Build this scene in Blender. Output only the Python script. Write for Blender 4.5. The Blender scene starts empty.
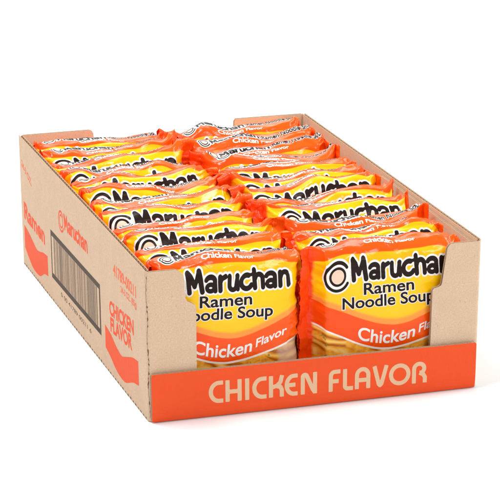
import bpy, bmesh, math, random
import numpy as np

C = bpy.context.scene.collection
W, D, H = .24, .3817, .1074          # tray size in metres
WALL = .003
MM = .001

# ------------------------------------------------------------------ materials
def newmat(name):
    m = bpy.data.materials.new(name)
    m.use_nodes = True
    nt = m.node_tree
    return m, nt, nt.nodes['Principled BSDF']

class N:
    """tiny helper for wiring math nodes"""
    def __init__(s, nt): s.nt = nt
    def node(s, t, **kw):
        n = s.nt.nodes.new(t)
        for k, v in kw.items(): setattr(n, k, v)
        return n
    def put(s, sock, v):
        if isinstance(v, bpy.types.NodeSocket): s.nt.links.new(v, sock)
        else: sock.default_value = v
    def math(s, op, a, b=0.0, c=0.0, clamp=False):
        n = s.node('ShaderNodeMath', operation=op, use_clamp=clamp)
        s.put(n.inputs[0], a); s.put(n.inputs[1], b); s.put(n.inputs[2], c)
        return n.outputs[0]
    def step(s, x, lo, hi):
        n = s.node('ShaderNodeMapRange', interpolation_type='SMOOTHSTEP')
        s.put(n.inputs['Value'], x); s.put(n.inputs['From Min'], lo); s.put(n.inputs['From Max'], hi)
        return n.outputs[0]
    def mix(s, f, a, b):
        n = s.node('ShaderNodeMix', data_type='RGBA')
        s.put(n.inputs[0], f)
        for sock, v in ((n.inputs[6], a), (n.inputs[7], b)):
            if isinstance(v, tuple): v = (*v[:3], 1)
            s.put(sock, v)
        return n.outputs[2]
    def ramp(s, f, stops):
        n = s.node('ShaderNodeValToRGB')
        el = n.color_ramp.elements
        while len(el) < len(stops): el.new(.5)
        for e, (p, c) in zip(el, stops): e.position = p; e.color = (*c, 1)
        s.put(n.inputs[0], f)
        return n.outputs[0]
    def noise(s, vec, scale, detail=3., rough=.55, dist=0.):
        n = s.node('ShaderNodeTexNoise')
        s.nt.links.new(vec, n.inputs['Vector'])
        n.inputs['Scale'].default_value = scale; n.inputs['Detail'].default_value = detail
        n.inputs['Roughness'].default_value = rough; n.inputs['Distortion'].default_value = dist
        return n.outputs[0]
    def mapping(s, vec, scale=(1, 1, 1), rot=(0, 0, 0)):
        n = s.node('ShaderNodeMapping')
        s.nt.links.new(vec, n.inputs[0]); n.inputs['Scale'].default_value = scale; n.inputs['Rotation'].default_value = rot
        return n.outputs[0]
    def curve(s, x, pts):
        n = s.node('ShaderNodeFloatCurve')
        cv = n.mapping.curves[0]
        cv.points[0].location = pts[0]; cv.points[1].location = pts[-1]
        for p in pts[1:-1]: cv.points.new(*p)
        n.mapping.update()
        s.put(n.inputs['Value'], x)
        return n.outputs[0]

def kraft(name, base, fib=.12):
    m, nt, p = newmat(name); g = N(nt)
    tc = g.node('ShaderNodeTexCoord').outputs['Object']
    fine = g.step(g.noise(tc, 950, 3, .8), .3, .7)
    blot = g.noise(tc, 55, 4, .6)
    specks = g.noise(g.mapping(tc, (1, 1, .6), (.3, .2, .5)), 520, 2, .5)
    c = g.mix(fine, tuple(x * (1 - fib) for x in base), tuple(min(1, x * (1 + fib)) for x in base))
    c = g.mix(g.math('MULTIPLY', g.step(blot, .35, .7), .35), c, tuple(x * .88 for x in base))
    c = g.mix(g.math('MULTIPLY', g.step(specks, .66, .74), .22), c, (.22, .12, .06))
    c = g.mix(g.math('MULTIPLY', g.step(specks, .30, .24), .25), c, (.85, .70, .52))
    nt.links.new(c, p.inputs['Base Color'])
    p.inputs['Roughness'].default_value = .82
    p.inputs['Specular IOR Level'].default_value = .25
    b = g.node('ShaderNodeBump'); b.inputs['Strength'].default_value = .12; b.inputs['Distance'].default_value = .0004
    # faint washboarding from the flutes behind the liner
    so = g.node('ShaderNodeSeparateXYZ'); nt.links.new(tc, so.inputs[0])
    fl = g.math('SINE', g.math('MULTIPLY', g.math('ADD', so.outputs[0], so.outputs[1]), 6.2832 / .0058))
    nt.links.new(g.math('ADD', g.math('ADD', g.math('MULTIPLY', fine, .8), g.math('MULTIPLY', blot, 2.0)), g.math('MULTIPLY', fl, .35)), b.inputs['Height'])
    nt.links.new(b.outputs[0], p.inputs['Normal'])
    return m

KRAFT = (.655, .47, .322)
M_kraft = kraft('kraft_board', KRAFT)
M_kraft_edge = kraft('kraft_cut_edge', (.40, .26, .16), .2)
M_score = kraft('scored_crease', (.16, .09, .05), .2)

def ink_on_board(name, col, wear=.25, worn=KRAFT, rough=.6):
    m, nt, p = newmat(name); g = N(nt)
    tc = g.node('ShaderNodeTexCoord').outputs['Object']
    f = g.noise(tc, 1100, 3, .7)
    big = g.noise(tc, 90, 3, .6)
    c = g.mix(g.math('MULTIPLY', g.step(f, .52, .75), wear), col, worn)
    c = g.mix(g.math('MULTIPLY', g.step(big, .4, .75), .18), c, tuple(x * .86 for x in col))
    nt.links.new(c, p.inputs['Base Color'])
    p.inputs['Roughness'].default_value = rough
    p.inputs['Specular IOR Level'].default_value = .14
    so = g.node('ShaderNodeSeparateXYZ'); nt.links.new(tc, so.inputs[0])
    fl = g.math('SINE', g.math('MULTIPLY', g.math('ADD', so.outputs[0], so.outputs[1]), 6.2832 / .0058))
    b = g.node('ShaderNodeBump'); b.inputs['Strength'].default_value = .14; b.inputs['Distance'].default_value = .0004
    nt.links.new(g.math('ADD', g.math('ADD', f, g.math('MULTIPLY', big, 2.0)), g.math('MULTIPLY', fl, .45)), b.inputs['Height'])
    nt.links.new(b.outputs[0], p.inputs['Normal'])
    return m
M_red_ink = ink_on_board('orange_flexo_ink', (.82, .088, .022), .18)
M_red_thin = ink_on_board('pale_flexo_ink', (.86, .15, .06), .28)
M_brown_ink = ink_on_board('brown_flexo_ink', (.070, .045, .030), .18)
M_lip = ink_on_board('orange_printed_board', (.79, .084, .019), .22, (.74, .20, .08), .5)
M_lip_text = ink_on_board('unprinted_board', (.70, .47, .29), .5, (.78, .30, .14), .7)

# ---- film of the packets (print is drawn by u, v in units of 0.1 m, stored in the 'print' uv map)
OR_TOP = [(-60, 71), (-48, 69), (-35, 64), (-17, 56), (-2, 51.5), (9, 51), (26, 56), (48, 66), (60, 71)]
WH_LINE = [(-60, 54), (-48, 51.5), (-38, 47), (-18, 37.5), (-5, 34), (6, 33.8), (32, 40), (53, 48), (60, 50)]
TOP_BAND = [(-60, 95), (-50, 99.5), (-40, 102.5), (-20, 101.6), (0, 102.2), (20, 102.8), (40, 102), (50, 98), (60, 90)]
def film_material():
    m, nt, p = newmat('printed_film'); g = N(nt)
    uvn = g.node('ShaderNodeUVMap'); uvn.uv_map = 'print'
    uv = uvn.outputs[0]
    sx = g.node('ShaderNodeSeparateXYZ'); nt.links.new(uv, sx.inputs[0])
    U, V = sx.outputs[0], sx.outputs[1]
    un = g.math('MULTIPLY_ADD', U, 1 / 1.2, .5, clamp=True)
    cur = lambda pts: g.curve(un, [((a + 60) / 120, b / 150) for a, b in pts])
    to_v = lambda x: g.math('MULTIPLY', x, 1.5)
    wo, ww, tb = to_v(cur(OR_TOP)), to_v(cur(WH_LINE)), to_v(cur(TOP_BAND))
    # yellow field, printed as a vignette
    t = g.math('DIVIDE', g.math('SUBTRACT', V, wo), g.math('SUBTRACT', tb, wo), clamp=True)
    yel = g.ramp(t, [(0, (.98, .42, .008)), (.12, (1, .55, .006)), (.35, (1, .56, .004)), (.62, (1, .60, .004)), (.86, (1, .51, .003)), (1, (.98, .44, .003))])
    glow = g.math('MULTIPLY', g.step(g.math('ABSOLUTE', g.math('ADD', U, .02)), .42, .05), g.step(g.math('ABSOLUTE', g.math('SUBTRACT', t, .42)), .4, .0))
    yel = g.mix(g.math('MULTIPLY', glow, .5), yel, (1, .67, .025))
    yel = g.mix(g.step(g.math('ABSOLUTE', U), .36, .55), yel, (1, .50, .003))
    orange = g.mix(g.step(U, -.5, .5), (.93, .075, .002), (.95, .10, .004))
    red = (.92, .058, .002)
    salmon = (.97, .32, .05)
    # noodle picture
    mp = g.mapping(uv, (.8, 1.5, 1), (0, 0, .5))
    wv = g.node('ShaderNodeTexWave', wave_type='BANDS', bands_direction='Y')
    nt.links.new(mp, wv.inputs[0]); wv.inputs['Scale'].default_value = 4.2; wv.inputs['Distortion'].default_value = 16
    wv.inputs['Detail'].default_value = 1.5; wv.inputs['Detail Scale'].default_value = .7
    n1 = g.noise(uv, 7, 3)
    noo = g.ramp(wv.outputs[1], [(0, (.42, .12, .006)), (.3, (.78, .28, .014)), (.7, (.90, .44, .045)), (1, (.96, .62, .17))])
    chunk = g.ramp(g.noise(uv, 26, 3, .6), [(.25, (.60, .20, .015)), (.5, (.90, .38, .03)), (.75, (.96, .55, .08))])
    noo = g.mix(g.step(g.noise(g.mapping(uv, (1, 1.2, 1)), 5.5, 1), .49, .55), noo, chunk)
    n2 = g.noise(g.mapping(uv, (1.3, 1, 1)), 14, 2)
    noo = g.mix(g.step(n2, .66, .70), noo, (.36, .30, .05))
    bowl = g.step(g.math('ADD', U, g.math('MULTIPLY', g.math('SUBTRACT', n1, .5), .7)), .30, .40)
    noo = g.mix(g.math('MULTIPLY', bowl, .6), noo, (.70, .52, .40))
    # stack the zones from the bottom of the packet to the top
    e = .004
    col = g.mix(g.step(V, .06 - e, .06 + e), orange, noo)
    col = g.mix(g.step(V, g.math('SUBTRACT', ww, .009), g.math('SUBTRACT', ww, .005)), col, (.92, .84, .76))
    col = g.mix(g.step(V, g.math('ADD', ww, .005), g.math('ADD', ww, .009)), col, orange)
    band = g.math('ADD', wo, .0)
    col = g.mix(g.step(V, g.math('SUBTRACT', band, .005), g.math('ADD', band, .005)), col, salmon)
    col = g.mix(g.step(V, g.math('ADD', wo, .028), g.math('ADD', wo, .055)), col, yel)
    col = g.mix(g.step(V, g.math('SUBTRACT', tb, e), g.math('ADD', tb, e)), col, orange)
    col = g.mix(g.step(V, 1.255, 1.265), col, yel)
    col = g.mix(g.step(V, 1.42, 1.43), col, orange)
    col = g.mix(g.step(U, -.525, -.545), col, red)
    rs = g.math('MULTIPLY', g.step(U, .555, .575), .75)
    col = g.mix(rs, col, (.94, .12, .008))
    nt.links.new(col, p.inputs['Base Color'])
    p.inputs['Roughness'].default_value = .17
    p.inputs['Specular IOR Level'].default_value = .24
    p.inputs['Coat Weight'].default_value = .04; p.inputs['Coat Roughness'].default_value = .12
    # crimped end seals and fine crinkles of the film
    rib = g.math('MULTIPLY', g.math('SINE', g.math('MULTIPLY', U, 6.2832 / .013)), g.step(g.math('ABSOLUTE', U), .555, .57))
    cr = g.noise(g.mapping(uv, (6, 9, 1), (0, 0, .4)), 1.6, 3, .5, .5)
    # crumpled facets: strongest over the top fold and towards the seals, faint on the stretched faces
    vo = g.node('ShaderNodeTexVoronoi', feature='F1'); vo.inputs['Scale'].default_value = 7.5; vo.inputs['Randomness'].default_value = 1.0
    wob = g.node('ShaderNodeVectorMath', operation='ADD')
    oi = g.node('ShaderNodeObjectInfo')
    cmb = g.node('ShaderNodeCombineXYZ'); nt.links.new(g.math('MULTIPLY', oi.outputs['Random'], 37.0), cmb.inputs[2])
    nt.links.new(g.mapping(uv, (.75, 1.25, 1), (0, 0, .3)), wob.inputs[0]); nt.links.new(cmb.outputs[0], wob.inputs[1])
    nt.links.new(wob.outputs[0], vo.inputs['Vector'])
    msk = g.math('ADD', .22, g.math('ADD', g.math('MULTIPLY', g.step(V, .92, 1.06), .55), g.math('MULTIPLY', g.step(g.math('ABSOLUTE', U), .40, .52), .6)))
    fac = g.math('MULTIPLY', g.math('MULTIPLY', vo.outputs['Distance'], msk), .0030)
    h = g.math('ADD', g.math('ADD', g.math('MULTIPLY', rib, .00009), fac), g.math('MULTIPLY', cr, .0014))
    b = g.node('ShaderNodeBump'); b.inputs['Strength'].default_value = .55; b.inputs['Distance'].default_value = 1.0
    nt.links.new(h, b.inputs['Height']); nt.links.new(b.outputs[0], p.inputs['Normal'])
    return m
M_film = film_material()

def ink(name, col, rough=.32):
    m, nt, p = newmat(name); g = N(nt)
    tc = g.node('ShaderNodeTexCoord').outputs['Object']
    f = g.noise(tc, 160, 3)
    c = g.mix(f, tuple(x * .9 for x in col), tuple(min(1, x * 1.1) for x in col))
    nt.links.new(c, p.inputs['Base Color'])
    p.inputs['Roughness'].default_value = rough
    p.inputs['Specular IOR Level'].default_value = .14
    cr = g.noise(tc, 260, 3, .6, .6)
    b = g.node('ShaderNodeBump'); b.inputs['Strength'].default_value = .3; b.inputs['Distance'].default_value = .0008
    nt.links.new(cr, b.inputs['Height']); nt.links.new(b.outputs[0], p.inputs['Normal'])
    return m
M_black = ink('black_film_ink', (.016, .008, .006))
M_white = ink('white_film_ink', (.88, .84, .80))
M_peach = ink('peach_film_ink', (.88, .62, .48))

def floor_material():
    m, nt, p = newmat('white_sweep'); g = N(nt)
    tc = g.node('ShaderNodeTexCoord').outputs['Object']
    f = g.noise(tc, 40, 2)
    nt.links.new(g.mix(f, (.71, .71, .71), (.74, .74, .74)), p.inputs['Base Color'])
    p.inputs['Roughness'].default_value = .7
    return m

# ------------------------------------------------------------------ mesh helpers
def link(name, verts, faces, mats, parent=None, midx=None, smooth=False, uvs=None):
    me = bpy.data.meshes.new(name)
    me.from_pydata([tuple(v) for v in verts], [], [tuple(int(i) for i in f) for f in faces])
    for m in (mats if isinstance(mats, (list, tuple)) else [mats]): me.materials.append(m)
    if midx is not None: me.polygons.foreach_set('material_index', np.asarray(midx, dtype=np.int32))
    if smooth: me.polygons.foreach_set('use_smooth', np.ones(len(me.polygons), dtype=bool))
    if uvs is not None:
        lay = me.uv_layers.new(name='print')
        li = np.empty(len(me.loops), dtype=np.int32); me.loops.foreach_get('vertex_index', li)
        lay.data.foreach_set('uv', np.asarray(uvs, dtype=np.float32)[li].ravel())
    me.update()
    o = bpy.data.objects.new(name, me)
    C.objects.link(o)
    if parent: o.parent = parent
    return o

def thing(o, label, cat, group=None):
    o['label'] = label; o['category'] = cat
    if group: o['group'] = group
    return o

def merge(parts):
    """[(verts(n,2 or 3), faces, material index)] -> one mesh description"""
    V, F, Mi, n = [], [], [], 0
    for v, f, k in parts:
        V.append(np.asarray(v, float)); F += [tuple(i + n for i in q) for q in f]; Mi += [k] * len(f); n += len(v)
    return np.concatenate(V), F, Mi

# ---- stroke lettering: distance field of strokes, contoured on a fine grid
def sd_seg(P, a, b):
    a, b = np.array(a, float), np.array(b, float)
    d = b - a; L = (d * d).sum()
    t = np.clip(((P - a) @ d) / L, 0, 1) if L > 0 else np.zeros(P.shape[:-1])
    q = P - a - t[..., None] * d
    return np.sqrt((q * q).sum(-1))
def field(P, strokes, flat=0):
    out = np.full(P.shape[:-1], 1e3)
    for pts, r in strokes:
        lo = np.min(pts, 0) - r - 4; hi = np.max(pts, 0) + r + 4
        sel = ((P > lo) & (P < hi)).all(-1)
        if not sel.any(): continue
        Q = P[sel]; best = np.full(len(Q), 1e3)
        for a, b in zip(pts[:-1], pts[1:]): best = np.minimum(best, sd_seg(Q, a, b))
        best = best - r
        if flat and np.hypot(*(np.array(pts[0]) - np.array(pts[-1]))) > .5:
            for e, e2 in ((pts[0], pts[1]), (pts[-1], pts[-2])):
                e, e2 = np.array(e, float), np.array(e2, float)
                dr = (e - e2) / np.linalg.norm(e - e2); k = (Q - e) @ dr
                near = np.hypot(*(Q - e).T) < 1.6 * r
                best = np.where(near, np.maximum(best, k - r * .9), best) if flat == 2 else np.where(near, np.maximum(best, k), best)
        out[sel] = np.minimum(out[sel], best)
    return out
def contour(fn, x0, x1, y0, y1, step):
    """filled mesh of fn < 0 on a grid"""
    nx, ny = int((x1 - x0) / step) + 1, int((y1 - y0) / step) + 1
    xs, ys = x0 + np.arange(nx) * step, y0 + np.arange(ny) * step
    P = np.stack(np.meshgrid(xs, ys, indexing='ij'), -1)
    f = fn(P); f[np.abs(f) < 1e-6] = 1e-6
    V, idx, F = [], {}, []
    def vid(k, p):
        if k not in idx: idx[k] = len(V); V.append(p)
        return idx[k]
    ins = f < 0
    cnt = ins[:-1, :-1].astype(int) + ins[1:, :-1] + ins[1:, 1:] + ins[:-1, 1:]
    for i, j in np.argwhere(cnt > 0):
        cor = [(i, j), (i + 1, j), (i + 1, j + 1), (i, j + 1)]
        def walk(cs):
            poly = []
            for a, b in zip(cs, cs[1:] + cs[:1]):
                fa, fb = f[a], f[b]
                if fa < 0: poly.append(vid(a, P[a]))
                if (fa < 0) != (fb < 0):
                    k = (min(a, b), max(a, b)); t = fa / (fa - fb)
                    poly.append(vid(k, P[a] + t * (P[b] - P[a])))
            if len(poly) > 2: F.append(tuple(poly))
        if cnt[i, j] == 2 and ins[cor[0]] == ins[cor[2]]:
            walk([cor[0], cor[1], cor[2]]); walk([cor[0], cor[2], cor[3]])
        else: walk(cor)
    return np.array(V).reshape(-1, 2), F

def arc(cx, cy, rx, ry, a0, a1, n=14):
    return [(cx + rx * math.cos(math.radians(a0 + (a1 - a0) * k / n)), cy + ry * math.sin(math.radians(a0 + (a1 - a0) * k / n))) for k in range(n + 1)]

def brand_strokes(r=1.5):
    S = []
    s = lambda pts, rr=r: S.append((pts, rr))
    s([(1.8, 13.4), (3.2, 1.6)], 1.65); s([(1.9, 13.6), (4.0, 11.2), (7.0, 5.2)], 1.6); s([(7.0, 5.2), (9.9, 13.0)], 1.5); s([(10.2, 13.4), (12.6, 1.6)], 1.75)
    def a(x):
        s(arc(x + 3.7, 7.6, 3.3, 2.3, 160, 10)); s([(x + 6.9, 8.0), (x + 7.4, 1.6)], 1.55)
        s(arc(x + 3.9, 3.6, 2.7, 2.0, 0, 360, 24), 1.4)
    a(14.8)
    s([(25.4, 9.6), (25.9, 1.6)], 1.6); s([(25.6, 6.2), (26.6, 8.6), (29.4, 9.8)])
    s([(32.4, 9.8), (32.6, 4.8)] + arc(35.3, 4.4, 2.7, 2.9, 180, 330) + [(38.4, 9.9)]); s([(38.1, 9.9), (39.0, 1.6)], 1.4)
    s(arc(45.6, 5.7, 4.2, 4.2, 70, 330), 1.6)
    s([(51.0, 12.6), (52.0, 1.6)], 1.6); s([(46.6, 9.7), (51.2, 10.3)], 1.05); s([(51.6, 6.2)] + arc(54.7, 6.9, 2.9, 2.9, 140, 0) + [(58.0, 1.6)], 1.55)
    a(59.8)
    s([(70.6, 9.8), (71.2, 1.6)], 1.6); s([(71.0, 6.2)] + arc(74.1, 6.9, 2.9, 2.9, 140, 0) + [(77.5, 1.6)], 1.55)
    return S
def ring_strokes():
    # two rings round a plain pale disc; the outer one is open towards the lettering and curls in at its end
    out = arc(-9.4, 4.6, 8.9, 9.0, 40, 330, 50)
    return [(out, .95), (arc(-9.2, 4.8, 5.5, 5.6, 0, 360, 40), .85)]

def brand_mesh(sx, sy, x0, y0, step=.35, outline=1.15, ring=True):
    """lettering + ring emblem, local mm scaled; returns (letters parts, ring parts) in target mm"""
    st = brand_strokes(); rg = ring_strokes()
    T = lambda vf: (np.array(vf[0]) * (sx, sy) + (x0, y0), vf[1])
    L = [(*T(contour(lambda P: field(P, st) - outline, -4, 83, -4, 19, step)), 0),
         (*T(contour(lambda P: field(P, st), -4, 83, -4, 19, step)), 1)]
    R = []
    if ring:
        disc = lambda P: np.hypot((P[..., 0] + 9.4) / 9.2, (P[..., 1] - 4.6) / 9.3) * 9.2 - 9.2
        R = [(*T(contour(lambda P: np.minimum(disc(P), field(P, rg)) - outline, -23, 4, -12, 17, step)), 0),
             (*T(contour(lambda P: field(P, rg), -23, 4, -12, 17, step)), 1),
             (*T(contour(lambda P: np.hypot((P[..., 0] + 9.2) / 4.7, (P[..., 1] - 4.8) / 4.8) * 4.7 - 4.7, -23, 4, -12, 17, step)), 2)]
    return L, R

# ---- lettering from Blender's built-in font, cut into a grid so it can follow a curved surface
def text2d(body, cap, width=None, bold=0., grid=None, space=1.0, x0=0., y0=0., ref_width=None):
    cu = bpy.data.curves.new('lettering', 'FONT'); cu.body = body; cu.size = 1; cu.offset = bold; cu.space_character = space
    cu.resolution_u = 6
    o = bpy.data.objects.new('lettering', cu); C.objects.link(o)
    dg = bpy.context.evaluated_depsgraph_get(); dg.update()
    me = bpy.data.meshes.new_from_object(o.evaluated_get(dg))
    v = np.array([w.co[:2] for w in me.vertices]); f = [tuple(p.vertices) for p in me.polygons]
    bpy.data.objects.remove(o); bpy.data.curves.remove(cu); bpy.data.meshes.remove(me)
    k = cap / .73
    base_w = (v[:, 0].max() - v[:, 0].min() - 2 * bold)
    kx = k if width is None else width / base_w
    xm = v[:, 0].min() + bold
    v = np.stack([(v[:, 0] - xm) * kx + x0, v[:, 1] * k + y0], 1)
    if grid:
        bm = bmesh.new()
        bv = [bm.verts.new((a, b, 0)) for a, b in v]
        for q in f:
            try: bm.faces.new([bv[i] for i in q])
            except ValueError: pass
        for ax in (0, 1):
            lo, hi = v[:, ax].min(), v[:, ax].max()
            x = lo + grid
            while x < hi:
                co, no = [0, 0, 0], [0, 0, 0]; co[ax] = x; no[ax] = 1
                bmesh.ops.bisect_plane(bm, geom=bm.verts[:] + bm.edges[:] + bm.faces[:], plane_co=co, plane_no=no, dist=1e-5)
                x += grid
        bm.verts.index_update()
        v = np.array([w.co[:2] for w in bm.verts]); f = [tuple(w.index for w in q.verts) for q in bm.faces]
        bm.free()
    return v, f

# ------------------------------------------------------------------ ground
fv = [(math.cos(a) * 9, math.sin(a) * 9, 0) for a in np.linspace(0, 2 * math.pi, 64, endpoint=False)]
gnd = link('ground', fv, [tuple(range(64))], floor_material()); gnd['kind'] = 'structure'

# ------------------------------------------------------------------ tray
FLARE = .00076
def warp(v):
    v = np.asarray(v, float).copy()
    s = (v[:, 0] / W * 2 - 1) * (2 * v[:, 2] / H - 1)
    v[:, 0] += FLARE * s
    return v

def extrude_poly(poly, fn, d0, d1, cuts=(), zcuts=()):
    """outline in the (s, z) plane -> solid between depths d0 and d1; fn(s, z, d) -> xyz. faces, last ones are the rim"""
    bm = bmesh.new()
    bm.faces.new([bm.verts.new((a, b, 0)) for a, b in poly])
    for c in cuts:
        bmesh.ops.bisect_plane(bm, geom=bm.verts[:] + bm.edges[:] + bm.faces[:], plane_co=(c, 0, 0), plane_no=(1, 0, 0), dist=1e-6)
    for c in zcuts:
        bmesh.ops.bisect_plane(bm, geom=bm.verts[:] + bm.edges[:] + bm.faces[:], plane_co=(0, c, 0), plane_no=(0, 1, 0), dist=1e-6)
    bmesh.ops.recalc_face_normals(bm, faces=bm.faces[:])
    bm.verts.index_update()
    v = [w.co[:2] for w in bm.verts]; n = len(v)
    faces = [tuple(w.index for w in f.verts) for f in bm.faces]
    rim = [tuple(w.index for w in e.verts) for e in bm.edges if e.is_boundary]
    # boundary edges oriented as in their face
    ori = []
    fe = {}
    for f in faces:
        for a, b in zip(f, f[1:] + f[:1]): fe[(a, b)] = 1
    for a, b in rim: ori.append((a, b) if (a, b) in fe else (b, a))
    bm.free()
    V = [fn(a, b, d0) for a, b in v] + [fn(a, b, d1) for a, b in v]
    F = [f for f in faces] + [tuple(i + n for i in reversed(f)) for f in faces] + [(b, a, a + n, b + n) for a, b in ori]
    K = [0] * (2 * len(faces)) + [1] * len(ori)
    return V, F, K

def top_of(poly, s):
    """highest z of the outline at s"""
    best = None
    for (a, za), (b, zb) in zip(poly, poly[1:] + poly[:1]):
        if min(a, b) <= s <= max(a, b) and abs(b - a) > 1e-9:
            z = za + (zb - za) * (s - a) / (b - a); best = z if best is None else max(best, z)
    return best

def board(name, poly, fn, parent, cuts=(), zcuts=(), pitch=.0058, th=WALL, mat=None, face_mat=None):
    """corrugated board: two liners and a fluted sheet between them"""
    LN = .00055
    V, F, K = [], [], []
    for d0, d1, fm in ((0, LN, 0), (th - LN, th, 1)):
        v, f, k = extrude_poly(poly, fn, d0, d1, cuts, zcuts)
        n = len(V); V += v; F += [tuple(i + n for i in q) for q in f]
        nf = k.count(0)
        K += [(2 if (face_mat and fm == 0 and j < nf) else (0 if q == 0 else 1)) for j, q in enumerate(k)]
    s0, s1 = min(p[0] for p in poly) + .0004, max(p[0] for p in poly) - .0004
    step = pitch / 12; n0 = len(V); m = int((s1 - s0) / step)
    z0 = min(p[1] for p in poly)
    FT = .00028
    for k in range(m + 1):
        s = s0 + k * step
        zt = (top_of(poly, s) or z0 + .001) - .0004
        d = th / 2 + (th / 2 - LN - FT / 2 - .00002) * math.sin(2 * math.pi * s / pitch)
        for dd in (-FT / 2, FT / 2):
            V.append(fn(s, z0, d + dd)); V.append(fn(s, zt, d + dd))
    for k in range(m):
        a = n0 + 4 * k; b = a + 4
        F += [(a, a + 1, b + 1, b), (a + 2, b + 2, b + 3, a + 3), (a + 1, a + 3, b + 3, b + 1)]
        K += [1, 1, 1]
    mats = [mat or M_kraft, M_kraft_edge] + ([face_mat] if face_mat else [])
    return link(name, warp(V), F, mats, parent, K)

tray = bpy.data.objects.new('display_tray', None); C.objects.link(tray)
tray.empty_display_size = .05
thing(tray, 'open brown corrugated cardboard display tray with an orange front lip, holding all the packets', 'cardboard tray')

# floor of the tray
bz0, bz1 = .0006, .0030
bv = [(x, y, z) for z in (bz0, bz1) for x, y in ((.0032, .0065), (W - .0032, .0065), (W - .0032, D - .0035), (.0032, D - .0035))]
link('tray_bottom', bv, [(3, 2, 1, 0), (4, 5, 6, 7), (0, 1, 5, 4), (1, 2, 6, 5), (2, 3, 7, 6), (3, 0, 4, 7)], M_kraft, tray)

# side panel folded round the front corner into a post; s = 0 at the back, D at the corner, beyond it along the front
BR = .0030
def folded(side):
    q = BR * math.pi / 2
    sA = D - BR
    def fn(s, z, d):
        if s <= sA: x, y = d, D - s
        elif s <= sA + q:
            a = (s - sA) / BR
            x, y = BR - (BR - d) * math.cos(a), BR - (BR - d) * math.sin(a)
        else: x, y = BR + (s - sA - q), d
        return (x, y, z) if side < 0 else (W - x, y, z)
    return fn, sA, q
def post_poly(side):
    fn, sA, q = folded(side)
    e = sA + q - BR
    zt = .1064 if side < 0 else .1066
    if side < 0:
        P = [(e + .0165, zt)] + [(e + .0195 + .0072 * math.sin(t), zt - .0078 + .0078 * math.cos(t)) for t in np.linspace(.15, math.pi / 2, 8)]
        P += [(e + .0269, .0885), (e + .0272, .0862), (e + .0285, .0838), (e + .0318, .0818), (e + .0340, .0805), (e + .0346, .0785), (e + .0343, .004)]
    else:
        P = [(e + .0205, zt)] + [(e + .0215 + .0042 * math.sin(t), zt - .0050 + .0050 * math.cos(t)) for t in np.linspace(.15, math.pi / 2, 8)]
        P += [(e + .0287, .0790), (e + .0292, .0772), (e + .0310, .0762), (e + .0345, .0755), (e + .0356, .0738), (e + .0364, .004)]
    return [(0.0006, .0004), (0.0006, H), (sA - .001, H), (sA + q * .5, H - .0006), (sA + q, zt)] + P + [(e + P[-1][0] - e, .0004)]
for side in (-1, 1):
    fn, sA, q = folded(side)
    cuts = [sA + q * k / 6 for k in range(7)] + list(np.linspace(.02, sA - .01, 14))
    o = board('side_wall', post_poly(side), fn, tray, cuts)
    o['label'] = 'printed left side wall folded round into the left front post' if side < 0 else 'unprinted right side wall folded round into the right front post'
left_fn = folded(-1)[0]

# back wall with a long low cut in its middle
bp = [(.0034, .0004), (.0034, H)] + [(.0575, H), (.0595, H - .0008), (.0605, H - .003), (.0612, .092), (.064, .0870), (.069, .0850), (.170, .0850), (.1755, .0870), (.1782, .092), (.1786, H - .002), (.1800, H)] + [(W - .0034, H), (W - .0034, .0004)]
def back_fn(s, z, d): return (s, D - d + (.0006 * math.sin(math.pi * s / W) * z / H), z)
board('back_wall', bp, back_fn, tray, list(np.linspace(.02, .22, 9)))

# a second layer of board glued inside the right wall
ip = [(.0065, .004), (.0065, H - .0030), (.1835, H - .0016), (.1838, .004)]
def inner_fn(s, z, d): return (W - WALL - .0005 - .0006 * math.sin(math.pi * s / D) - d - (.0011 * max(0, (s - .165) / .0185) ** 2), s, z)
board('inner_flap', ip, inner_fn, tray, list(np.linspace(.02, .18, 12)), th=.0019)

# orange front lip: a separate panel glued over the feet of the two posts
def lip_fn(s, z, d):
    bow = -.0006 * math.sin(math.pi * s / W)
    tuck = .0016 * max(0, (.0068 - z) / .0068) + .0004 * math.exp(-((z - .0072) / .0009) ** 2)   # bottom crease, rolls under
    return (s, -.0032 + d + bow + tuck, z)
lp = [(.0016, .0004), (.0014, .0338), (.0024, .0350), (.05, .0349), (.12, .0347), (.19, .0342), (W - .0035, .0339), (W - .0026, .0328), (W - .0024, .0004)]
lp = lp[::-1]
lip = board('front_lip', lp[::-1], lip_fn, tray, list(np.linspace(.02, .22, 11)), (.0035, .0064, .0072, .0080, .0105), face_mat=M_lip)

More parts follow.
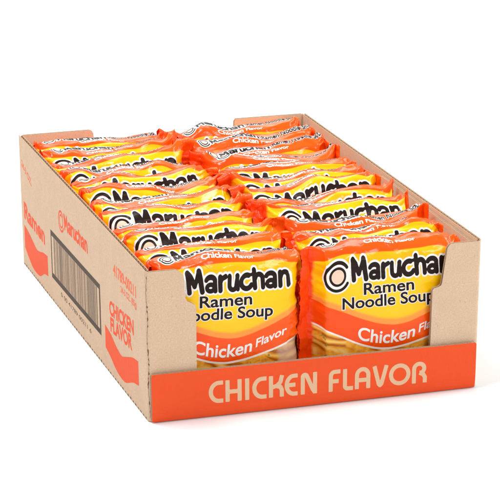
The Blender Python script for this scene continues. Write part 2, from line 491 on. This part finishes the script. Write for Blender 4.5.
# ---- printing on the lip
def lip_letters():
    S = []
    def s(pts, r=1.5): S.append((pts, r))
    CAP = 16.0; b, t, m = .2, CAP - .2, CAP / 2
    x = 0.
    def Cc(x):  s([(x + 10.2, t - 1.3)] + arc(x + 7.2, m, 5.8, t - m - 1.3, 90, 270, 20) + [(x + 10.2, b + 1.3)])
    def Hh(x):  s([(x + 1.4, b), (x + 1.4, t)]); s([(x + 10, b), (x + 10, t)]); s([(x + 1.4, m - .6), (x + 10, m - .6)])
    def I(x):  s([(x + 1.4, b), (x + 1.4, t)])
    def K(x):  s([(x + 1.4, b), (x + 1.4, t)]); s([(x + 9.4, t), (x + 8.2, 10.9), (x + 5.6, 8.4), (x + 1.4, 7.3)]); s([(x + 5.0, 8.3), (x + 8.2, 7.4), (x + 9.2, 5.2), (x + 9.2, b)])
    def E(x):  s([(x + 9.4, t - 1.3)] + arc(x + 6.6, m, 5.2, t - m - 1.3, 90, 270, 20) + [(x + 9.4, b + 1.3)]); s([(x + 1.6, m), (x + 7.8, m)])
    def Nn(x):  s([(x + 1.4, b), (x + 1.4, t - 2.8)] + arc(x + 2.9, t - 2.8, 1.5, 1.4, 180, 30, 6) + [(x + 8.6, b + 3.4), (x + 10.2, b + 1.0)]); s([(x + 10.3, b), (x + 10.3, t)])
    def F(x):  s([(x + 1.4, b), (x + 1.4, t - 4.3)] + arc(x + 4.4, t - 4.3, 3.0, 3.0, 180, 90, 6) + [(x + 8.4, t - 1.3)]); s([(x + 1.4, m - .4), (x + 7.2, m - .4)])
    def L(x):  s([(x + 1.4, t), (x + 1.4, b + 3.3)] + arc(x + 3.4, b + 3.3, 2.0, 2.0, 180, 270, 6) + [(x + 7.4, b + 1.3)])
    def A(x):  s([(x + 1.4, b), (x + 1.4, t - 5.7)] + arc(x + 5.6, t - 5.7, 4.2, 4.4, 180, 0, 12) + [(x + 9.8, b)]); s([(x + 1.4, m - 1.4), (x + 9.8, m - 1.4)])
    def Vv(x):  s([(x + 1.4, t), (x + 4.8, b + 2.3), (x + 5.8, b + 1.3), (x + 6.8, b + 2.3), (x + 10.4, t)])
    def O(x):  s(arc(x + 8.1, m, 6.5, t - m - 1.3, 0, 360, 32))
    def Rr(x):  s([(x + 1.4, b), (x + 1.4, t - 4.9)] + arc(x + 5.2, t - 4.9, 3.8, 3.5, 180, -60, 14) + [(x + 5.4, m - .2)]); s([(x + 5.4, m - .2), (x + 8.2, m - 1.4), (x + 9.6, 4.2), (x + 9.6, b)])
    for f, px in ((Cc, 0), (Hh, 11.9), (I, 25.9), (Cc, 31.0), (K, 43.0), (E, 54.3), (Nn, 66.0), (F, 86.4), (L, 96.8), (A, 105.6), (Vv, 118.4), (O, 130.6), (Rr, 148.0)):
        f(px)
    return S
ls = lip_letters()
lv, lf = contour(lambda P: field(P, ls, 1), -2, 166, -2, 19, .35)
lx0, lz0 = 41.6, 10.2
P3 = [lip_fn((lx0 + a) * MM, (lz0 - (a / 160) * 1.9 + b) * MM, -.00005) for a, b in lv]
link('lip_lettering', warp(P3), [tuple(reversed(f)) for f in lf], M_lip_text, lip)

# ---- printing on the left wall: local x runs towards the front of the tray
def on_left(v2, y0, z0, slope=0., off=.00005):
    return warp([left_fn(D - (y0 - a) * MM, (z0 + b + slope * a) * MM, -off) for a, b in v2])
def flip(f): return [tuple(reversed(q)) for q in f]
def print_left(name, v, f, mat, y0, z0, slope=0., parent=None):
    p3 = on_left(v, y0, z0, slope)
    # make the printed face look outwards
    q = f[0]; n = np.cross(p3[q[1]] - p3[q[0]], p3[q[2]] - p3[q[0]])
    return link(name, p3, f if n[0] < 0 else flip(f), mat, parent or tray)
L, R = brand_mesh(.93, .86, 0, 0, .45)
bl = print_left('printed_brand_lettering', *L[1][:2], M_red_ink, 233.5, 70.6, .022)
print_left('printed_ring_emblem', *R[1][:2], M_red_ink, 233.5, 70.6, .022)
v, f = text2d('Ramen', 14.0, 70, .035, 3)
print_left('printed_lettering', v, f, M_red_ink, 371, 41.5, -.03)
v, f = text2d('41789-00211', 8.4, 60, .032, 3)
print_left('printed_number', v, f, M_red_thin, 86, 79.6, .02)
v, f = text2d('24-3 OZ. (85g)', 4.8, 42, .02, 3)
print_left('printed_weight_lettering', v, f, M_red_thin, 67, 72.6, .02)
v, f = text2d('24-3 OZ.', 5.4, 34, .025, 3)
print_left('printed_count_lettering', v, f, M_red_thin, 375, 84, -.25)
v1, f1 = text2d('CHICKEN', 10.6, 65, .04, 3); v2, f2 = text2d('FLAVOR', 10.6, 58, .04, 3)
v, f, _ = merge([(v1, f1, 0), (v2 + (1.5, -12.2), f2, 0)])
print_left('printed_flavor_lettering', v, f, M_red_ink, 100, 46.0, .085)
def smooth_poly(top, bot, n=40):
    def cr(pts, n):
        x = np.array([p[0] for p in pts]); z = np.array([p[1] for p in pts])
        d = np.concatenate([[0], np.cumsum(np.hypot(np.diff(x), np.diff(z)))]); tt = np.linspace(0, d[-1], n)
        # Catmull-Rom through the points
        out = []
        P = np.stack([x, z], 1); P = np.vstack([2 * P[0] - P[1], P, 2 * P[-1] - P[-2]])
        for t in tt:
            k = min(np.searchsorted(d, t, side='right') - 1, len(pts) - 2); u = (t - d[k]) / (d[k + 1] - d[k])
            p0, p1, p2, p3 = P[k], P[k + 1], P[k + 2], P[k + 3]
            out.append(.5 * (2 * p1 + (p2 - p0) * u + (2 * p0 - 5 * p1 + 4 * p2 - p3) * u * u + (3 * p1 - p0 - 3 * p2 + p3) * u ** 3))
        return np.array(out)
    a, b = cr(top, n), cr(bot, n)
    v = np.concatenate([a, b]); f = [(k, k + 1, n + k + 1, n + k) for k in range(n - 1)]
    return v, f

def swoosh(top, bot):
    y0 = top[0][0]
    v, f = smooth_poly([(y0 - y, z) for y, z in top], [(y0 - y, z) for y, z in bot])
    print_left('printed_swoosh', v, f, M_red_ink, y0, 0)
swoosh([(373.5, 35), (360, 33.2), (343.8, 29.6), (330, 26.6), (318, 28.2), (307.3, 30.6), (293, 32.0)],
       [(373.5, 16), (360, 10.5), (346.4, 6.6), (332, 6.0), (320, 7.6), (306, 13.5), (293, 15.6)])
swoosh([(115, 33.4), (106, 32.4), (96, 30.6), (85, 27), (70.6, 24.6), (60, 27.2), (50, 30.4), (38, 33.8), (24.5, 35.6)],
       [(115, 16.2), (107, 14.6), (98, 12.2), (88, 9.2), (79, 7.6), (68, 7.2), (58, 8.6), (40, 15), (24.5, 18)])

# barcode: a heavy frame with bars inside
def rects(rs):
    V, F = [], []
    for x0, x1, z0, z1 in rs:
        n = len(V); V += [(x0, z0), (x1, z0), (x1, z1), (x0, z1)]; F.append((n, n + 1, n + 2, n + 3))
    return np.array(V, float), F
bw, bh = 153, 38.5
v, f = rects([(0, bw, 0, 4.2), (0, bw, bh - 4.2, bh), (0, 2.6, 4.2, bh - 4.2), (bw - 3.4, bw, 4.2, bh - 4.2)])
bar = print_left('barcode', v, f, M_brown_ink, 279.5, 19.2, .012)
rng = random.Random(5)
rs, x = [], 9.5
while x < bw - 14:
    w = rng.choice([.9, .9, .9, 1.6, 2.3]); rs.append((x, x + w, 4.4, bh - 4.4)); x += w + rng.choice([.8, .8, 1.1, 1.7, 2.4])
rs.append((bw - 12.2, bw - 9.6, 4.4, bh - 4.4))
v, f = rects(rs)
print_left('bars', v, f, ink_on_board('thin_brown_ink', (.15, .10, .07), .5), 279.5, 19.2, .012, bar)
v, f = text2d('0 00 41789 00211 6', 3.4, 94, .0, 4)
print_left('digits', v, f, M_brown_ink, 251, 12.6, .0, bar)

# crushed, darker flute marks along the folded edges of the left wall
rs, y = [], .006
rng = random.Random(9)
V, F = [], []
def quad(ps):
    n = len(V); V.extend(ps); F.append((n, n + 1, n + 2, n + 3))
while y < D - .004:
    l = rng.uniform(.0020, .0036); h = rng.uniform(.0009, .0018)
    quad([left_fn(D - y, .0005, -.0001), left_fn(D - y - l, .0004, -.0001), left_fn(D - y - l * .9, .0004 + h, -.0001), left_fn(D - y - .0002, .0004 + h * .8, -.0001)])
    y += rng.uniform(.0062, .0074)
link('bottom_crease', warp(V), F, M_score, tray)
V, F = [], []
sA = D - BR; q_ = BR * math.pi / 2
zs = np.linspace(.003, .1035, 90); n_ = len(zs)
for k, z in enumerate(zs):      # crushed liner along the folded corner: one thin line of uneven width
    c_ = sA + q_ * (.47 + .10 * math.sin(z * 190) + .05 * rng.uniform(-1, 1)); w_ = .00008 + .0005 * max(0, rng.uniform(-1.6, 1)) 
    V += [left_fn(c_ - w_, z, -.00008), left_fn(c_ + w_, z, -.00008)]
F = [(2 * k, 2 * k + 1, 2 * k + 3, 2 * k + 2) for k in range(n_ - 1)]
link('corner_crease', warp(V), F, M_score, tray)

# ------------------------------------------------------------------ packets
NU, A_BODY, A_SEAL = 92, .0572, .0650
V_LO, V_HI, DV = -.012, .222, .0013      # design height (0 = foot of the front face) covered by the surface grid

def rnoise(rs, fx, fv, terms=10):
    k = [(rs.normal(0, fx), rs.normal(0, fv), rs.uniform(0, 6.28), rs.uniform(.6, 1.2)) for _ in range(terms)]
    def fn(x, v):
        out = np.zeros(np.broadcast(x, v).shape)
        for a, b, p, w in k: out = out + w * np.sin(a * x + b * v + p)
        return out / math.sqrt(terms * .5)
    return fn

class Packet:
    """surface of one pillow pack: grid of points over (u across, v along the film)"""
    def __init__(s, seed, hz, bend_l, bend_r, tilt, yaw, ear, loc, roll=0.):
        rs = np.random.RandomState(seed)
        us = np.concatenate([np.linspace(-A_SEAL, -.042, 22), np.linspace(-.042, .042, NU - 44)[1:-1], np.linspace(.042, A_SEAL, 22)])
        vs = np.arange(V_LO, V_HI, DV)
        T, R0 = .0138, .0120
        per0 = 4 * (T + hz) - (8 - 2 * math.pi) * R0
        pts = np.zeros((len(us), len(vs), 3)); fl = np.zeros(len(us))
        jit = rs.uniform(-1, 1, 4)
        for i, u in enumerate(us):
            f = np.clip((abs(u) - .0445) / (.0570 - .0445), 0, 1); f = f * f * (3 - 2 * f) * .5 + f * .5
            ear_ = ear[0] if u < 0 else ear[1]
            fl[i] = f
            t = max(.0004, T * (1 - f)); r = min(R0, t)
            h = hz + f * ear_ * .5; zc = hz + f * ear_ * .5
            # dense outline from the foot of the front face round over the top
            c = []
            for a in np.linspace(-math.pi / 2, 0, 10): c.append((-(t - r) - r * math.cos(a), -(h - r) + r * math.sin(a)))
            for w in np.linspace(0, 1, 60)[1:]: c.append((-t, -(h - r) + w * 2 * (h - r)))
            for a in np.linspace(0, math.pi / 2, 14)[1:]: c.append((-(t - r) - r * math.cos(a), (h - r) + r * math.sin(a)))
            for w in np.linspace(0, 1, 6)[1:]: c.append((-(t - r) + w * 2 * (t - r), h))
            for a in np.linspace(0, math.pi / 2, 14)[1:]: c.append(((t - r) + r * math.sin(a), (h - r) + r * math.cos(a)))
            for w in np.linspace(0, 1, 50)[1:]: c.append((t, (h - r) - w * 2 * (h - r)))
            c = np.array(c)
            L = np.concatenate([[0], np.cumsum(np.hypot(*np.diff(c, axis=0).T))])
            # film length measured from the middle of the front face
            half = np.interp(0, c[10:69, 1], L[10:69])
            k = 1 + f * .02
            sv = half + (vs - hz) * k
            y = np.interp(sv, L, c[:, 0]); z = np.interp(sv, L, c[:, 1]) + zc
            pts[i, :, 0] = u; pts[i, :, 1] = y; pts[i, :, 2] = z
        Ug, Vg = np.meshgrid(us, vs, indexing='ij')
        # noodle block pushes the faces out a little, film sags in soft dents and sharp creases
        fg = fl[:, None]
        face = np.cos(np.clip(Ug / .056, -1, 1) * math.pi / 2) ** .6
        front = np.clip(1 - np.abs(Vg - hz) / (hz * .92), 0, 1) ** .5
        back = np.clip(1 - np.abs(Vg - (3 * hz + .02)) / hz, 0, 1) ** .5
        pts[..., 1] -= .0011 * face * front
        low = rnoise(rs, 45, 60)(Ug, Vg)
        cre = rnoise(rs, 70, 330)(Ug, Vg); cre = 1 - 2 * np.abs(np.tanh(cre * 1.1))
        cre2 = rnoise(rs, 150, 420)(Ug, Vg); cre2 = 1 - 2 * np.abs(np.tanh(cre2))
        topb = np.exp(-((Vg - (2 * hz + .004)) / .016) ** 2)
        amp = .00050 * low + (.00012 + .00050 * topb) * cre + topb * .0013 * rnoise(rs, 105, 120)(Ug, Vg) + fg * (1 - fg) * .0060 * cre + fg * .0009 * cre2
        # pinched creases running in from the seals
        pin = np.exp(-((np.abs(Ug) - .0515) / .0045) ** 2)
        fz = rnoise(rs, 85, 95, 7)(Ug, Vg); tri = np.arcsin(np.sin(1.7 * fz)) * 2 / np.pi
        amp += fg * (1 - .5 * fg) * .0036 * tri
        amp += pin * .0011 * (1 - 2 * np.abs(np.sin(Vg * 190 + 2.2 * low + jit[0] * 3)))
        nrm = s.normals(pts)
        pts = pts + nrm * amp[..., None]
        # crest sags unevenly
        pts[..., 2] += topb * (.0021 * rnoise(rs, 62, 5)(Ug, Vg * 0) - .0004)
        # end seals fold round against the walls and each other
        for sg, (b0, b1) in ((-1, bend_l), (1, bend_r)):
            m = (Ug * sg > .046)
            dl = np.clip(Ug * sg - .046, 0, None)
            zz = np.clip(pts[..., 2] / (2 * hz), 0, 1)
            ph = np.radians(b0 + (b1 - b0) * zz + (16 * rnoise(rs, 0, 45, 5)(Ug * 0, Vg)))
            Lb = .012
            # heading turns smoothly to ph over Lb, then runs straight
            q = np.clip(dl / Lb, 0, 1)
            X = np.where(dl < Lb, dl * np.sinc(ph * q / 2 / np.pi) * np.cos(ph * q / 2), 0)
            Y = np.where(dl < Lb, dl * np.sinc(ph * q / 2 / np.pi) * np.sin(ph * q / 2), 0)
            Xe, Ye = Lb * np.sinc(ph / 2 / np.pi) * np.cos(ph / 2), Lb * np.sinc(ph / 2 / np.pi) * np.sin(ph / 2)
            X = np.where(dl < Lb, X, Xe + (dl - Lb) * np.cos(ph)); Y = np.where(dl < Lb, Y, Ye + (dl - Lb) * np.sin(ph))
            hd = ph * q
            y0 = pts[..., 1].copy()
            nx = sg * (.046 + X) - sg * y0 * np.sin(hd)
            ny = Y + y0 * np.cos(hd)
            pts[..., 0] = np.where(m, nx, pts[..., 0]); pts[..., 1] = np.where(m, ny, pts[..., 1])
        # zigzag cut of the seal edges
        zig = np.where(np.arange(len(vs)) % 2 == 0, .0, .0004)
        for e, e2 in ((0, 1), (-1, -2)):
            dvec = pts[e2] - pts[e]; pts[e] += dvec / (np.linalg.norm(dvec, axis=1)[:, None] + 1e-9) * zig[:, None]
        # lean, turn and place
        a, b, c_ = math.radians(tilt), math.radians(yaw), math.radians(roll)
        y, z = pts[..., 1].copy(), pts[..., 2].copy()
        pts[..., 1], pts[..., 2] = y * math.cos(a) + z * math.sin(a), -y * math.sin(a) + z * math.cos(a)
        x, z = pts[..., 0].copy(), pts[..., 2].copy()
        pts[..., 0], pts[..., 2] = x * math.cos(c_) - z * math.sin(c_) + hz * math.sin(c_), x * math.sin(c_) + z * math.cos(c_)
        x, y = pts[..., 0].copy(), pts[..., 1].copy()
        pts[..., 0], pts[..., 1] = x * math.cos(b) - y * math.sin(b), x * math.sin(b) + y * math.cos(b)
        pts[..., 2] = np.maximum(pts[..., 2], .0004 + .0002 * np.sin(Ug * 900))
        # the ends stop against the walls of the tray
        x = pts[..., 0]
        for sg, lim in ((-1, loc[0]), (1, loc[1])):
            if lim is None: continue
            mg = .007; d = x * sg - (lim - mg)
            x = np.where(d > 0, sg * (lim - mg + mg * (1 - np.exp(-np.clip(d, 0, 1) / mg))), x)
        pts[..., 0] = x
        s.us, s.vs, s.pts, s.nrm = us, vs, pts, s.normals(pts)
    @staticmethod
    def normals(p):
        du = np.gradient(p, axis=0); dv = np.gradient(p, axis=1)
        n = np.cross(du, dv)
        return n / (np.linalg.norm(n, axis=-1, keepdims=True) + 1e-12)
    def at(s, u, v, off):
        iu = np.clip(np.interp(u, s.us, np.arange(len(s.us))), 0, len(s.us) - 1.001)
        iv = np.clip((v - s.vs[0]) / DV, 0, len(s.vs) - 1.001)
        i, j = iu.astype(int), iv.astype(int); a, b = (iu - i)[:, None], (iv - j)[:, None]
        def bi(g): return g[i, j] * (1 - a) * (1 - b) + g[i + 1, j] * a * (1 - b) + g[i, j + 1] * (1 - a) * b + g[i + 1, j + 1] * a * b
        n = bi(s.nrm); n /= np.linalg.norm(n, axis=1, keepdims=True)
        return bi(s.pts) + n * np.asarray(off)[:, None]
    def strip(s, i0, i1):
        nv = len(s.vs); nu = i1 - i0
        P = s.pts[i0:i1].reshape(-1, 3)
        F = [(i * nv + j, (i + 1) * nv + j, (i + 1) * nv + j + 1, i * nv + j + 1) for i in range(nu - 1) for j in range(nv - 1)]
        F += [(i * nv, i * nv + nv - 1, (i + 1) * nv + nv - 1, (i + 1) * nv) for i in range(nu - 1)]   # back fin closes the tube
        return P, F

# artwork, built once in millimetres of film
BR_L, BR_R = brand_mesh(.950, 1.10, -29.0, 84.0, .36)
SP_L, SP_R = brand_mesh(.52, .50, -33.5, 111.5, .6, 1.9)
def inked(body, cap, width, bold, ol, x0, y0, grid=2.):
    a = text2d(body, cap, width, bold + ol, grid, 1, x0, y0); b = text2d(body, cap, width, bold, grid, 1, x0, y0)
    return [(*a, 0), (*b, 1)]
SP_L += inked('Ramen Noodle Soup', 5.6, 44, .03, .05, 10, 112.2)
PROD = inked('Ramen', 8.4, 36.5, .018, .045, -18.5, 74.6) + inked('Noodle Soup', 8.4, 67, .018, .045, -34, 65.4)
REG = text2d('\u00ae', 2.2, None, .0, 2, 1, 49.2, 86.0)
BR_L.append((*REG, 1))
def flavor():
    # "Chicken" follows the dip of the wave, "Flavor" is smaller and climbs with it
    wy = lambda x: np.interp(x, [-30, -22, -10, 0, 12, 22, 32, 46], [45.4, 42.2, 38.6, 37.2, 38.4, 41.4, 45.6, 51.4])
    cr = np.linspace(-35, 55, 200); cw = np.convolve(np.pad(wy(cr), 20, mode='edge'), np.ones(41) / 41, 'valid')
    out = []
    for body, cap, wd, x0, lift in (('Chicken', 9.4, 41.5, -23, 0), ('Flavor', 6.4, 21.5, 21.8, 1.4)):
        v, f = text2d(body, cap, wd, .020, 2.)
        sh = v[:, 1] * .10
        v = np.stack([v[:, 0] + x0 + sh, v[:, 1] + np.interp(v[:, 0] + x0, cr, cw) + lift], 1)
        out.append((v, f, 0))
    return out
FLAV = flavor()
SPF = [(*text2d('Chicken', 4.0, 21, .03, 2., 1, -16, 105.6), 0), (*text2d('Flavor', 3.2, 14, .02, 2., 1, 7.5, 105.9), 0)]
OFF = {0: .00013, 1: .00024, 2: .00032}

def apply_art(name, parts, pk, root, mats, voff, vmax=None):
    V, F, K = merge(parts)
    off = np.concatenate([np.full(len(p[0]), OFF[p[2]]) for p in parts])
    P = pk.at(V[:, 0] * MM, V[:, 1] * MM + voff, off)
    q = F[len(F) // 2]
    # contour polygons run counter-clockwise in (u, v), which faces outwards on the film
    return link(name, P, F, mats, root, K, True)

PITCH = (D - .0115) / 12
ORD = ['front', 'second', 'third', 'fourth', 'fifth', 'sixth', 'seventh', 'eighth', 'ninth', 'tenth', 'eleventh', 'rearmost']
#        crest lift (mm), print shift (mm), tilt (deg), roll (deg)
LEFT = [(0.6, -3.4, .3, -.6), (.2, 2.4, .5, .3), (1.3, 4.2, .2, -.5), (-.8, 2.0, .6, .4), (1.1, 4.6, .4, .2), (.3, 3.6, -.4, -.4), (-.5, 2.0, .5, .5), (.6, 4.2, .2, 0),
        (-.5, .6, .4, -.5), (.3, 2.8, .1, .4), (.1, 1.0, .5, .2), (-.2, .4, .2, -.3)]
RIGHT = [(0.0, -4.4, .3, .3), (2.2, 2.4, .8, .2), (.1, -2.6, .4, -.3), (2.2, 5.2, .2, .4), (.6, 3.2, .5, -.4), (1.1, 4.6, .3, .5), (.2, 2.6, .4, .2), (-.3, 1.4, .5, -.4),
         (.3, -4.5, .3, .5), (.1, -5.5, .5, .2), (.3, -6.0, .3, -.3), (-.1, -4.0, .4, .8)]
LOOK = {('left', 0): 'frontmost packet of the left column, its lettering cut by the left post',
        ('right', 0): 'frontmost packet of the right column, ring emblem and lettering in full view'}
for col, table, xc in (('left', LEFT, .0575), ('right', RIGHT, .1754)):
    for i, (lift, shift, tilt, roll) in enumerate(table):
        rr = random.Random(100 * i + (7 if col == 'left' else 3))
        y = .0064 + PITCH * (i + .5)
        if col == 'left':
            bl_, br_ = (-74 + rr.uniform(-8, 8), -36 + rr.uniform(-30, 20)), (24 + rr.uniform(-14, 14), 20 + rr.uniform(-45, 35))
            ear = (rr.uniform(-.005, .004), rr.uniform(-.001, .006)); lims = (xc - .0010 - WALL, None)
        else:
            bl_, br_ = (-44 + rr.uniform(-14, 14), -20 + rr.uniform(-40, 40)), (-56 + rr.uniform(-12, 8), -24 + rr.uniform(-30, 30))
            ear = (rr.uniform(-.001, .006), rr.uniform(.000, .008)); lims = (None, W - WALL - xc - .0062)
        if i == 0:
            if col == 'left': br_ = (72, 66)
            else: bl_ = (-52, -30)
        hz = .0515 + lift * MM * .5
        if i: tilt += rr.uniform(-1.0, .9)
        pk = Packet(11 + i * 2 + (0 if col == 'left' else 1), hz, bl_, br_, tilt, rr.uniform(-1.0, 1.0) * (.5 if i == 0 else 1), ear, lims, roll * 1.7)
        loc = (xc + rr.uniform(-.0008, .0008), y, bz1 + .0003)
        vo = shift * MM + 2 * (hz - .0515)
        Us, Vs = np.meshgrid(pk.us, pk.vs, indexing='ij')
        uv = np.stack([Us * 10, (Vs - vo) * 10], -1)
        ia, ib = int(np.searchsorted(pk.us, -A_BODY)), int(np.searchsorted(pk.us, A_BODY))
        P, F = pk.strip(ia, ib + 1)
        root = link('ramen_packet', P, F, M_film, None, None, True, uv[ia:ib + 1].reshape(-1, 2))
        root.location = loc
        lab = LOOK.get((col, i)) or f'noodle packet standing {ORD[i]} from the front in the {col} column' if i < 11 else f'rearmost noodle packet of the {col} column, against the back wall'
        thing(root, lab, 'noodle packet', 'noodle packets packed in two columns in the tray')
        for a, b in ((0, ia + 1), (ib, len(pk.us))):
            P, F = pk.strip(a, b)
            link('end_seal', P, F, M_film, root, None, True, uv[a:b].reshape(-1, 2))
        bw3 = [M_white, M_black, M_peach]
        apply_art('brand_lettering', BR_L, pk, root, bw3[:2], vo)
        apply_art('ring_emblem', BR_R, pk, root, bw3, vo)
        sv = vo + (.0075 if (col, i) == ('right', 0) else 0)
        apply_art('top_lettering', SP_L, pk, root, bw3[:2], sv)
        apply_art('top_ring_emblem', SP_R, pk, root, bw3, sv)
        apply_art('top_flavor_lettering', SPF, pk, root, [M_white], vo + (sv - vo) * .35)
        if i == 0:
            apply_art('product_lettering', PROD, pk, root, bw3[:2], vo)
            apply_art('flavor_lettering', FLAV, pk, root, [M_white], vo)

# ------------------------------------------------------------------ light, world, camera
w = bpy.data.worlds.new('World'); bpy.context.scene.world = w; w.use_nodes = True
bg = w.node_tree.nodes['Background']; bg.inputs[0].default_value = (1, 1, 1, 1); bg.inputs[1].default_value = .46
def area(name, loc, target, size, power, col=(1, 1, 1)):
    l = bpy.data.lights.new(name, 'AREA'); l.shape = 'RECTANGLE'; l.size, l.size_y = size; l.energy = power; l.color = col
    o = bpy.data.objects.new(name, l); C.objects.link(o); o.location = loc
    from mathutils import Vector
    o.rotation_euler = (Vector(target) - Vector(loc)).to_track_quat('-Z', 'Y').to_euler()
    return o
area('softbox', (-.24, .10, 1.22), (.12, .19, .05), (.42, .36), 13)
area('fill_softbox', (.5, -1.3, .9), (.12, .1, .05), (.5, .4), 9)

area('added_side_light', (1.35, .15, .75), (.42, .12, 0), (.7, .5), 10)  # added light, clears the tray's shadow from the floor on the right
area('added_backdrop_light', (-.1, 2.6, 2.2), (-.1, 2.6, 0), (4.0, 2.6), 130)  # added overhead light that keeps the floor behind the tray white
cam = bpy.data.cameras.new('camera'); co = bpy.data.objects.new('camera', cam); C.objects.link(co)
cam.sensor_width = 36; cam.lens = 36 * 2585.09 / 500
cam.clip_start = .05; cam.clip_end = 100
co.location = (-1.7871 * W, -6.59446 * W, 2.59051 * W)
co.rotation_euler = (1.27485, 0, -.3067)
sc = bpy.context.scene
sc.camera = co
sc.view_settings.view_transform = 'Standard'; sc.view_settings.look = 'None'
sc.view_settings.exposure = 0; sc.view_settings.gamma = 1
sc.render.resolution_x = sc.render.resolution_y = 1024
